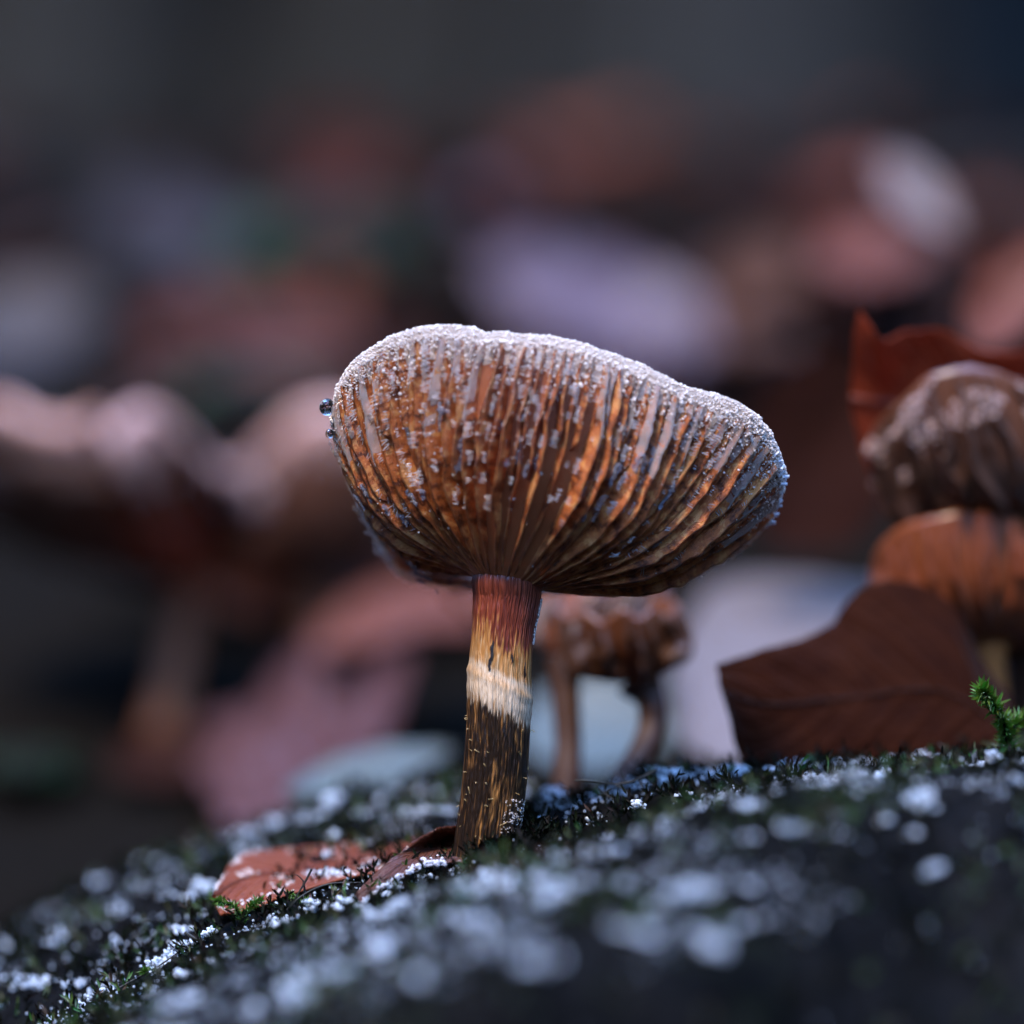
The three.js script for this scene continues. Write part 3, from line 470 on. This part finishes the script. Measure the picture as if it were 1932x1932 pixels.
const L = {
  rust: leafM([0.2, 0.042, 0.015], [0.27, 0.065, 0.022], [0.1, 0.02, 0.009], 1, { specularIntensity: 0.4 }),
  red: leafM([0.416, 0.052, 0.0125], [0.5408, 0.0832, 0.0187], [0.2496, 0.0291, 0.0094], 2, { transmission: 0.55, roughness: 0.55, specularIntensity: 0.5 }),
  maroon: leafM([0.0884, 0.0125, 0.0042], [0.1248, 0.0198, 0.0062], [0.0468, 0.0073, 0.0031], 11, { roughness: 0.5, specularIntensity: 0.4 }),
  russet: leafM([0.09, 0.022, 0.008], [0.14, 0.035, 0.011], [0.045, 0.011, 0.005], 12, { roughness: 0.4 }),
  blush: leafM([0.2346, 0.153, 0.1275], [0.2754, 0.1887, 0.1581], [0.1734, 0.102, 0.0867], 13, { roughness: 0.35 }),
  chestnut: leafM([0.0413, 0.0077, 0.0019], [0.066, 0.0143, 0.0033], [0.022, 0.0044, 0.0017], 14, { transmission: 0.6, roughness: 0.8, specularIntensity: 0.1 }),
  umber: leafM([0.0281, 0.0056, 0.0019], [0.0421, 0.0099, 0.0028], [0.0164, 0.0037, 0.0014], 3, { transmission: 0.4, roughness: 0.8, specularIntensity: 0.12 }),
  mauve: leafM([0.104, 0.044, 0.044], [0.144, 0.064, 0.06], [0.064, 0.0224, 0.02], 4, { roughness: 0.2 }),
  pale: leafM([0.204, 0.153, 0.1403], [0.2465, 0.1913, 0.1742], [0.1445, 0.102, 0.0892], 5, { roughness: 0.3 }),
  grey: leafM([0.04, 0.027, 0.025], [0.055, 0.038, 0.035], [0.025, 0.016, 0.014], 9, { roughness: 0.4, specularIntensity: 0.4 }),
  teal: leafM([0.063, 0.0765, 0.063], [0.09, 0.108, 0.09], [0.036, 0.0405, 0.0315], 10, { roughness: 0.4 }),
  tan: leafM([0.117, 0.045, 0.0234], [0.162, 0.0648, 0.0324], [0.0674, 0.0234, 0.0126], 6, { specularIntensity: 0.4 }),
  brown: leafM([0.0338, 0.0105, 0.0045], [0.0488, 0.0165, 0.0075], [0.0165, 0.0053, 0.0026], 7, { specularIntensity: 0.4 }),
  coral: leafM([0.153, 0.0406, 0.0198], [0.198, 0.0558, 0.027], [0.09, 0.0226, 0.0116], 8, { specularIntensity: 0.4 }),
};
// a leaf lofted through its two margins and its midrib
function leaf(name, edgeA, mid, edgeB, mat, label, group, o = {}) {
  const cA = curve(edgeA.map((p) => at(...p))), cM = curve(mid.map((p) => at(...p))), cB = curve(edgeB.map((p) => at(...p))), ph = rr(0, 99), th = o.thick ?? 0.16, teeth = o.teeth ?? 0.25;
  const nu = o.nu ?? 40, nv = 16, base = at(...edgeB[Math.floor(edgeB.length / 2)]);
  const pt = (u, v) => {
    const a = cA.getPoint(u), m = cM.getPoint(u), b = cB.getPoint(u), k = v * 2 - 1;
    const p = a.multiplyScalar(k * (k - 1) / 2).addScaledVector(m, 1 - k * k).addScaledVector(b, k * (k + 1) / 2);
    const w = (o.wave ?? 0.5); p.add(V(w * fbm(u * 6, v * 4, ph, 3), w * fbm(u * 6, v * 4, ph + 9, 3), 1.2 * w * fbm(u * 5, v * 4, ph + 5, 3)));
    if (Math.abs(k) > 0.98) p.addScaledVector(m.clone().sub(p).normalize(), teeth * Math.abs(fbm(u * 30, ph, k, 2)) * 2);
    return p;
  };
  const t = thing(name, base, label, 'leaf', group), e = 1e-3;
  const N = (u, v) => pt(Math.min(1, u + e), v).sub(pt(Math.max(0, u - e), v)).cross(pt(u, Math.min(1, v + e)).sub(pt(u, Math.max(0, v - e)))).normalize();
  // closed thin body: top, edge, underside
  const g = sheet(nu, nv * 2 + 2, (u, v, i, j) => { const up = j <= nv, vv = up ? j / nv : 1 - (j - nv - 1) / nv; const q = clamp(vv); return pt(u, q).addScaledVector(N(u, q), (j === 2 * nv + 2 || up) ? th / 2 : -th / 2); }, {});
  const uvA = g.attributes.uv; for (let i = 0; i < uvA.count; i++) { const j = i % (nv * 2 + 3), vv = j <= nv ? j / nv : 1 - (j - nv - 1) / nv; uvA.setY(i, clamp(vv)); }
  const blade = part('blade', g, mat, t);
  const rib = []; for (let i = 0; i <= 10; i++) { const u = i / 10; rib.push(pt(u, 0.5).addScaledVector(N(u, 0.5), -th * 0.4)); }
  part('midrib', tube(rib, (v) => (o.rib ?? 0.22) * (1 - 0.6 * v), 24, 6), mat, blade, t);
  t.pt = pt; t.N = N; return t;
}
leaf('red_leaf', [[1620, 586, 325], [1664, 640, 325], [1720, 622, 327], [1780, 620, 328], [1840, 654, 330], [1900, 664, 330], [2010, 640, 332]], [[1606, 745, 329], [1660, 760, 329], [1720, 755, 330], [1780, 760, 331], [1850, 770, 333], [1920, 780, 334], [2010, 770, 336]], [[1642, 888, 331], [1680, 905, 331], [1730, 900, 332], [1790, 900, 334], [1850, 900, 336], [1930, 900, 338], [2010, 890, 340]], L.red, 'upright red leaf with wavy top edge behind the pale rimmed mushroom');
leaf('dark_leaf', [[1348, 1252, 321], [1440, 1226, 322], [1510, 1206, 324], [1575, 1172, 326], [1608, 1124, 326], [1680, 1090, 326], [1790, 1130, 326], [1850, 1240, 326], [1905, 1320, 326]], [[1362, 1300, 320], [1440, 1330, 320], [1510, 1330, 321], [1580, 1320, 322], [1640, 1310, 322], [1720, 1300, 322], [1800, 1310, 322], [1860, 1350, 322], [1908, 1390, 322]], [[1374, 1340, 319], [1398, 1440, 319], [1470, 1480, 319], [1560, 1490, 320], [1640, 1490, 320], [1720, 1490, 320], [1800, 1490, 320], [1860, 1490, 320], [1910, 1480, 320]], L.chestnut, 'dark brown leaf standing on edge in front of the pale leaf');
leaf('pale_leaf', [[1288, 1190, 410], [1340, 1112, 420], [1420, 1090, 425], [1520, 1094, 425], [1660, 1110, 425]], [[1270, 1240, 392], [1330, 1240, 392], [1420, 1240, 392], [1520, 1240, 392], [1660, 1240, 392]], [[1262, 1290, 372], [1290, 1400, 366], [1380, 1450, 364], [1500, 1460, 364], [1660, 1460, 364]], L.pale, 'pale glossy leaf lying behind the dark upright leaf');
leaf('mauve_leaf', [[370, 1400, 440], [480, 1300, 448], [580, 1235, 452], [680, 1195, 455], [790, 1150, 456]], [[380, 1470, 420], [500, 1420, 424], [600, 1350, 428], [690, 1290, 430], [780, 1210, 434]], [[420, 1550, 400], [520, 1550, 402], [620, 1480, 404], [710, 1410, 406], [775, 1290, 412]], L.mauve, 'broad mauve leaf tilted to the sky behind the rusty base leaf', undefined, { wave: 3 });
leaf('rusty_leaf', [[600, 1180, 450], [700, 1110, 455], [800, 1085, 458], [900, 1085, 458]], [[590, 1210, 438], [690, 1165, 440], [800, 1130, 442], [905, 1130, 444]], [[600, 1240, 430], [690, 1215, 430], [790, 1190, 432], [905, 1190, 434]], L.coral, 'coral brown leaf leaning over the broad mauve leaf', undefined, { wave: 1 });
leaf('peach_leaf', [[820, 1085, 352], [855, 1070, 352], [900, 1075, 352]], [[830, 1110, 350], [862, 1110, 349], [905, 1120, 349]], [[845, 1140, 349], [870, 1160, 347], [905, 1180, 347]], L.coral, 'small peach leaf tip peeping out beside the banded stem');
const baseLeaf = leaf('rust_leaf', [[412, 1668, 307], [440, 1626, 314], [480, 1606, 318], [560, 1600, 320], [690, 1588, 321], [800, 1574, 321], [880, 1558, 321]], [[404, 1694, 304], [450, 1664, 308], [500, 1652, 310], [570, 1642, 312], [690, 1625, 312], [800, 1605, 312], [880, 1590, 312]], [[420, 1728, 302], [460, 1718, 302], [520, 1698, 302], [600, 1672, 303], [700, 1648, 303], [800, 1635, 303], [880, 1625, 304]], L.rust, 'flat rust coloured leaf with frost specks at the stem foot', undefined, { wave: 0.35, thick: 0.25 });
{
  const list = [];
  for (let k = 0; k < 700; k++) { const u = rnd(), v = rnd(), f = fbm(u * 5, v * 5, 77, 3); if (f < 0.1 && !(v > 0.86 && rnd() < 0.6)) continue; const r = rr(0.06, 0.2); list.push([baseLeaf.pt(u, v).add(V(0, 0.12, 0)), randQ(), V(r, r * 0.7, r)]); }
  copies('frost_crystals', grain, M.frost, list, baseLeaf);
}
const curl = leaf('curled_leaf', [[660, 1700, 298], [714, 1645, 299], [764, 1600, 300], [808, 1574, 301], [836, 1562, 301.5], [872, 1560, 302]], [[668, 1704, 296.5], [724, 1660, 297], [774, 1622, 299.5], [815, 1600, 303], [840, 1594, 304], [872, 1592, 304]], [[680, 1706, 295.5], [738, 1666, 295.5], [788, 1638, 296], [820, 1630, 296], [845, 1628, 296], [872, 1626, 296]], L.russet, 'dark curled leaf tucked against the foot of the banded stem', undefined, { wave: 0.15, thick: 0.3, rib: 0.15 });
{ const list = []; for (let k = 0; k < 260; k++) { const u = rr(0, 0.75), r = rr(0.06, 0.17); list.push([curl.pt(u, rnd() < 0.7 ? 1 : rr(0.8, 1)).add(V(rr(-0.1, 0.1), rr(-0.1, 0.25), 0.1)), randQ(), V(r, r, r)]); } copies('frost_crystals', grain, M.ice, list, curl); }
// blurred leaves farther up the slope: centre, length, width in mm, distance, mean tilt
function farLeaf(px, py, d, len, wid, yaw, pitch, roll, mat, name, label, group, curlv = 0.25) {
  const c = at(px, py, d), t = thing(name, c, label, 'leaf', group), spin = Math.abs(roll) > 0.8 ? roll : 0, q = new THREE.Quaternion().setFromEuler(new THREE.Euler(pitch, yaw, spin ? 0 : roll, 'YXZ')).multiply(new THREE.Quaternion().setFromAxisAngle(V(0, 1, 0), spin)), ph = rr(0, 99), th = 0.3;
  const pt = (u, v) => { const w = Math.pow(Math.sin(Math.PI * clamp(0.03 + 0.94 * Math.pow(u, 0.85))), 0.75), k = v * 2 - 1, x = (u - 0.5) * len, z = k * wid / 2 * w * (1 + 0.12 * fbm(u * 14, k, ph, 2)); return V(x, curlv * (k * k * wid * 0.35 * w + (u - 0.5) ** 2 * len * 0.6) + len * 0.06 * fbm(u * 3, v * 3, ph, 3), z).applyQuaternion(q).add(c); };
  const nv = 10, up = V(0, th, 0).applyQuaternion(q);
  const g = sheet(22, nv * 2 + 2, (u, v, i, j) => { const top = j <= nv, vv = top ? j / nv : 1 - (j - nv - 1) / nv, p = pt(u, clamp(vv)); return top || j === 2 * nv + 2 ? p.add(up) : p; }, {});
  const uvA = g.attributes.uv; for (let i = 0; i < uvA.count; i++) { const j = i % (nv * 2 + 3), vv = j <= nv ? j / nv : 1 - (j - nv - 1) / nv; uvA.setY(i, clamp(vv)); }
  const blade = part('blade', g, mat, t);
  const rib = []; for (let i = 0; i <= 6; i++) rib.push(pt(i / 6, 0.5)); rib.push(pt(1, 0.5).add(V(len * 0.18, len * 0.02, 0).applyQuaternion(q)));
  part('midrib', tube(rib, (v) => len * 0.008 * (1.2 - 0.8 * v), 14, 6), mat, blade, t);
  return t;
}
farLeaf(330, 440, 820, 34, 22, 0.2, 0.75, -0.2, L.grey, 'lavender_leaf', 'lavender grey leaf high on the slope above the rusty long leaf');
farLeaf(500, 640, 640, 42, 17, -0.1, 0.9, -0.12, L.maroon, 'long_leaf', 'long dark red leaf lying on the slope beyond the wavy mushroom');
farLeaf(640, 320, 900, 25, 25, 0.3, 1.3, 0.1, L.maroon, 'round_leaf', 'round dim red leaf standing up on the far slope');
farLeaf(60, 620, 640, 26, 20, 0.3, 0.7, 0.3, L.grey, 'grey_leaf', 'blue grey leaf on the slope behind the wavy mushroom');
farLeaf(1170, 610, 600, 46, 22, -0.4, 0.65, -0.45, L.mauve, 'dusky_leaf', 'dusky mauve leaf just beyond the frosted cap');
farLeaf(1420, 570, 540, 24, 17, 0.5, 1.1, 1.0, L.tan, 'tan_leaf', 'tan leaf propped up between the frosted cap and the red leaf');
farLeaf(1640, 490, 480, 16, 10, 0.4, 0.8, 0.1, L.coral, 'pink_leaf', 'small pinkish leaf below the tall pale leaf');
farLeaf(1728, 372, 470, 14, 6, 0.1, 0.95, -1.0, L.blush, 'tall_pale_leaf', 'tall narrow pale leaf standing above the red leaf');
farLeaf(1890, 565, 372, 15, 7, 0.2, 1.0, 0.95, L.coral, 'arched_leaf', 'arched tan leaf rising behind the wavy topped red leaf', undefined, 0.6);
farLeaf(1770, 1400, 345, 10, 4, 0, 0.6, 0.42, L.tan, 'brown_leaf_strip', 'strip of brown leaf lying behind the log moss sprig');
farLeaf(1925, 1290, 345, 7, 6, 0.3, 0.9, 0.3, L.coral, 'coral_leaf', 'coral leaf scrap behind the tall green moss sprig');
farLeaf(610, 930, 520, 22, 16, 0.5, 0.6, -0.5, L.mauve, 'leaning_leaf', 'mauve leaf hidden partly behind the wavy mushroom');
farLeaf(700, 1470, 365, 16, 8, 0.2, 0.35, 0.25, L.teal, 'wet_leaf', 'teal grey wet leaf lying flat behind the rust coloured leaf');
farLeaf(1140, 1380, 395, 18, 14, 0, 0.6, 0.1, L.teal, 'light_leaf', 'light grey leaf seen between the two small brown mushrooms');
farLeaf(330, 1440, 432, 15, 9, 0.3, 0.5, 0.15, L.umber, 'stem_shade_leaf', 'added dark leaf standing in for shade over the foot of the orange stem');  // dark leaf added where the stem foot fades into shade
farLeaf(120, 1500, 440, 16, 10, -0.4, 0.6, -0.1, L.umber, 'ground_shade_leaf', 'added nearly black leaf standing in for ground shade near the orange stem');  // second dark leaf, its colour stands for the ground shade here
farLeaf(180, 1380, 480, 22, 15, 0.5, 0.5, 0.1, L.brown, 'dull_leaf', 'dull brown leaf below the wavy mushroom');
farLeaf(1530, 850, 410, 26, 19, 0.5, 1.2, 0.9, L.umber, 'shadow_fill_leaf', 'added dark leaf standing in for shadow between the frosted cap and red leaf');  // dark leaf put in for the shadow filling this gap
// litter
const litterKinds = [[L.brown, 'brown'], [L.umber, 'blackish brown'], [L.maroon, 'maroon'], [L.umber, 'blackish brown'], [L.rust, 'rust coloured'], [L.umber, 'blackish brown'], [L.mauve, 'mauve'], [L.brown, 'brown'], [L.rust, 'rust coloured'], [L.umber, 'blackish brown']];
for (let k = 0; k < 190; k++) {
  const d = 480 + 820 * Math.pow(rnd(), 1.3), px = rr(d < 640 ? 250 : -150, 2080), c = at(px, 800, d); const y = groundY(c.x, c.z) + rr(2, 7), rel = V(c.x, y, c.z).sub(CP), dd = -rel.dot(RZ), vx = 966 + rel.x / dd * FPX, vy = 966 - rel.dot(RY) / dd * FPX, [mat, word] = litterKinds[d < 640 ? 1 : k % 10];
  farLeaf(vx, vy, dd, rr(14, 30), rr(8, 17), rr(0, 6.3), rr(-0.5, 0.8), rr(-0.6, 0.6), mat, 'fallen_leaf', word + ' fallen leaf in the loose litter of the slope beyond the log', word + ' leaves of the litter', rr(0.1, 0.8));
}
for (let k = 0; k < 9; k++) {
  const d = rr(520, 1000), c = at(rr(0, 1932), 800, d), a = rr(0, 3.14), l = rr(40, 110), b = V(c.x, groundY(c.x, c.z) + 4, c.z), e = b.clone().add(V(Math.cos(a) * l, rr(4, 26), Math.sin(a) * l)), t = thing('stick', b, 'bare dark stick lying in the leaf litter of the slope', 'stick', 'sticks in the litter');
  part('shaft', tube([b, b.clone().lerp(e, 0.5).add(V(rr(-4, 4), rr(0, 5), rr(-4, 4))), e], (v) => 2 * (1 - 0.5 * v), 12, 8), M.twig, t);
  const m = b.clone().lerp(e, 0.5); part('side_shoot', tube([m, m.clone().add(V(rr(-12, 12), rr(5, 14), rr(-12, 12)))], (v) => 1 * (1 - 0.5 * v), 6, 6), M.twig, t);
}

// ---------------------------------------------------------------- moss, frost and twigs on the log
{
  const leafG = (() => { const g = sheet(3, 2, (u, v) => { const w = Math.sin(Math.PI * clamp(0.12 + u * 0.86)) * 0.2, k = v * 2 - 1; return V(k * w, u * 2 - 0.1, 0.25 * u * u * 2 + 0.1 * k * k); }); return g; })();
  const dark = [], green = [];
  const foot = hero.position.clone().divideScalar(MM);
  for (let k = 0; k < 7400; k++) {
    const near = k > 7000, q = rr(-2.2, 1.9), rq = rr(2.3, 5.5), x = near ? foot.x + Math.cos(q) * rq : rr(-62, 62), z = near ? foot.z + Math.sin(q) * rq : rr(-60, 72), f = fbm(x * 0.12, z * 0.12, 21, 3); if (!near && f < -0.15 && rnd() > 0.3) continue;
    const n = logN(x, z), c = onLog(x, z, -0.1), dir = n.clone().add(V(rr(-0.9, 0.9), rr(-0.1, 0.6), rr(-0.9, 0.9))).normalize(), cnt = 5 + Math.floor(rnd() * 5), len = rr(0.9, 2.2), to = (f > 0.04 && rnd() < 0.55) ? green : dark;
    for (let j = 0; j < cnt; j++) { const p = c.clone().addScaledVector(dir, len * j / cnt), d = dir.clone().add(V(rr(-1, 1), rr(-0.5, 0.9), rr(-1, 1))); const s = rr(0.22, 0.5); to.push([p, alongQ(d), V(s * 1.2, s, s)]); }
  }
  copies('dark_moss', leafG, M.mossDark, dark, log, () => lin(rr(0.5, 1.8), rr(0.5, 1.6), rr(0.5, 1.4)));
  copies('green_moss', leafG, M.moss, green, log, () => lin(rr(0.06, 1.1), rr(0.07, 1.0), rr(0.06, 0.8)));
  const fr = [];
  for (let k = 0; k < 5200; k++) {
    const x = rr(-62, 62), z = rr(-60, 72), f = fbm(x * 0.16, z * 0.16, 43, 3), g = fbm(x * 0.5, z * 0.5, 12, 2);
    const slope = logN(x, z).y; if (f + g * 0.9 < 0.17 || rnd() > sm(0.6, 0.98, slope) || (x > 14 && z > 30 && rnd() < 0.6)) continue;
    const c = onLog(x, z, 0.15), big = rr(0.3, 1.0) * (rnd() < 0.2 ? 1.8 : 1), cnt = Math.floor(10 + big * big * 30), yaw = rr(0, 3.14), ax = V(Math.cos(yaw), 0, Math.sin(yaw));
    for (let j = 0; j < cnt; j++) { const e = rr(-1, 1), p = c.clone().addScaledVector(ax, e * big).add(V(rr(-0.35, 0.35) * big, rr(0, 0.5) * big, rr(-0.35, 0.35) * big)); const r = rr(0.07, 0.2); fr.push([p, randQ(), V(r, r * 0.8, r)]); }
  }
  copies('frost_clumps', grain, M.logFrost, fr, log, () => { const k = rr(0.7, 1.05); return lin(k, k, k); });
  const fine = [];
  for (let k = 0; k < 90000; k++) {
    const x = rr(-62, 62), z = rr(-60, 72), f = fbm(x * 0.1, z * 0.1, 61, 3) + 0.8 * fbm(x * 0.6, z * 0.6, 14, 3); if (x > 14 && z > 30 && rnd() < 0.55) continue; if (rnd() > sm(-0.02, 0.42, f) * sm(0.55, 0.95, logN(x, z).y)) continue;
    const r = rr(0.05, 0.15); fine.push([onLog(x, z, rr(0.05, 0.9) * rnd()), randQ(), V(r, r * 0.7, r)]);
  }
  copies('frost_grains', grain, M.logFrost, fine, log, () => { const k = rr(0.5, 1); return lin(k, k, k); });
}
// moss sprigs: a branching stalk clothed in tiny leaves
function sprig(px, py, d, arms, label, scale = 1) {
  const t = thing('moss_sprig', at(px, py, d), label, 'moss', undefined);
  const g = (() => sheet(3, 2, (u, v) => { const w = Math.sin(Math.PI * clamp(0.1 + u * 0.88)) * 0.16, k = v * 2 - 1; return V(k * w, u * 2 - 0.1, 0.4 * u * u); }))();
  const list = [];
  for (const arm of arms) {
    const pts = arm.map((p) => at(...p)); part('stalk', tube(pts, (v) => 0.16 * scale * (1 - 0.6 * v), 12, 6), M.mossDark, t);
    const c = curve(pts), n = Math.round(c.getLength() * 60);
    for (let k = 0; k < n; k++) { const u = Math.pow(rnd(), 0.75), p = c.getPoint(u), tn = c.getTangent(u), out = V(rr(-1, 1), rr(-1, 1), rr(-1, 1)).normalize(); const s = rr(0.25, 0.5) * scale; list.push([p, alongQ(tn.clone().multiplyScalar(0.9).add(out)), V(s, s, s)]); }
  }
  copies('leaflets', g, M.sprig, list, t, () => lin(rr(0.5, 1.4), rr(0.7, 1.4), rr(0.5, 1)));
  return t;
}
sprig(1905, 1440, 303, [[[1905, 1440, 303], [1900, 1400, 303], [1892, 1360, 302], [1872, 1325, 301], [1852, 1302, 300]], [[1900, 1400, 303], [1912, 1368, 303], [1940, 1358, 303], [1970, 1350, 303]]], 'tall green moss sprig forking above the log', 1.5);
sprig(455, 1742, 300, [[[458, 1745, 300], [452, 1725, 300], [440, 1710, 300], [422, 1704, 299.5], [408, 1700, 299]], [[458, 1745, 300], [462, 1722, 300], [476, 1708, 300], [490, 1698, 300]]], 'spreading green moss sprig at the tip of the rust coloured leaf', 0.8);
sprig(1522, 1500, 306, [[[1526, 1502, 306], [1522, 1485, 306], [1512, 1475, 306]], [[1526, 1502, 306], [1532, 1492, 306], [1536, 1486, 306]]], 'tiny curled moss shoot below the dark upright leaf', 0.7);
sprig(560, 1700, 300, [[[566, 1706, 300], [560, 1694, 300], [545, 1688, 300]], [[566, 1706, 300], [578, 1698, 300]]], 'low moss sprig among dark stems under the rust coloured leaf', 0.6);
sprig(300, 1850, 299, [[[300, 1856, 299], [290, 1838, 299], [270, 1832, 299]], [[300, 1856, 299], [316, 1840, 299], [330, 1836, 299]]], 'green moss sprig low on the falling edge of the log', 0.8);
// twigs
function twig(pts, r, label, forks = []) {
  const P = pts.map((p) => at(...p)), t = thing('twig', P[0], label, 'twig');
  part('stalk', tube(P, (v) => r * (1 - 0.55 * v) * (1 + 0.2 * ns(v * 20, r)), 24, 7), M.twig, t);
  for (const f of forks) part('fork', tube(f.map((p) => at(...p)), (v) => r * 0.6 * (1 - 0.6 * v), 10, 6), M.twig, t);
}
twig([[1240, 1452, 305], [1215, 1465, 305], [1190, 1475, 304], [1160, 1480, 304], [1120, 1474, 303], [1084, 1472, 303]], 0.13, 'thin dark twig lying across the log beside the curved stem', [[[1180, 1476, 304], [1172, 1455, 304], [1170, 1448, 304]], [[1160, 1480, 304], [1180, 1492, 303], [1195, 1502, 303]], [[1205, 1468, 305], [1212, 1488, 304], [1208, 1500, 304]]]);
twig([[1130, 1490, 303], [1145, 1500, 303], [1160, 1510, 302]], 0.09, 'short crooked twig end below the thin dark twig', [[[1140, 1498, 303], [1150, 1488, 303]]]);
twig([[350, 1760, 300], [372, 1772, 299], [396, 1778, 299], [420, 1790, 298]], 0.14, 'short dark twig on the falling edge of the log');
twig([[588, 1640, 299], [575, 1665, 299], [560, 1690, 299], [548, 1712, 299]], 0.1, 'dark stem rising before the rust coloured leaf', [[[575, 1665, 299], [562, 1652, 299], [555, 1650, 299]]]);
twig([[470, 1755, 299], [520, 1735, 299], [570, 1690, 300], [620, 1668, 300], [680, 1665, 300]], 0.11, 'long dark fibre arching below the rust coloured leaf');
twig([[200, 1878, 299], [250, 1850, 299], [300, 1822, 299], [360, 1780, 300]], 0.1, 'pale brown fibre running down the falling edge of the log');
twig([[1700, 1470, 304], [1722, 1462, 304], [1740, 1468, 304]], 0.07, 'fine rootlet curled beside the frosted bud');
// frosted bud on the ridge
{
  const b = at(1752, 1470, 303.5), g = new THREE.SphereGeometry(1.3, 24, 16); g.scale(1.25, 0.8, 1); g.translate(b.x, b.y, b.z);
  const t = thing('bud', b, 'glossy dark bud half sunk in frost on the log ridge', 'bud'); part('shell', g, S({ color: lin(0.05, 0.02, 0.012), roughness: 0.12 }), t);
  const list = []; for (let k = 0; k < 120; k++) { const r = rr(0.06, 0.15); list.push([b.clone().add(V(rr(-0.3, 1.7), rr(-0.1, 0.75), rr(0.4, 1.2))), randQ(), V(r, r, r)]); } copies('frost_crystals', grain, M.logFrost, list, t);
}
// moss cushions on the slope
[[640, 500, 740, 20, 'green moss cushion on the slope beside the long red leaf'], [470, 760, 560, 9, 'green moss cushion behind the wavy mushroom'], [60, 1455, 430, 5, 'small green moss cushion below the wavy mushroom'], [1350, 1330, 400, 7, 'green moss cushion under the pale glossy leaf']].forEach(([px, py, d, r, label], i) => {
  const b = at(px, py, d), t = thing('moss_cushion', b, label, 'moss');
  const g = new THREE.SphereGeometry(r, 28, 16); const p = g.attributes.position; for (let k = 0; k < p.count; k++) { const f = 1 + 0.3 * fbm(p.getX(k) / r * 1.6, p.getY(k) / r * 1.6, p.getZ(k) / r * 1.6 + i, 3); p.setXYZ(k, p.getX(k) * f * 1.2, p.getY(k) * f * 0.55, p.getZ(k) * f); } g.computeVertexNormals(); g.translate(b.x, b.y, b.z);
  part('mound', g, M.mossDark, t);
  const list = []; for (let k = 0; k < 900; k++) { const n = V(rr(-1, 1), rr(-0.1, 1), rr(-1, 1)).normalize(), s = r * rr(0.04, 0.08); list.push([b.clone().add(V(n.x * r * 1.15, n.y * r * 0.52, n.z * r)), alongQ(n.add(V(rr(-0.7, 0.7), 0.2, rr(-0.7, 0.7)))), V(s * 0.35, s, s * 0.35)]); }
  copies('leaflets', new THREE.ConeGeometry(1, 2, 4), M.cushion, list, t);
});

renderer.render(scene, camera);
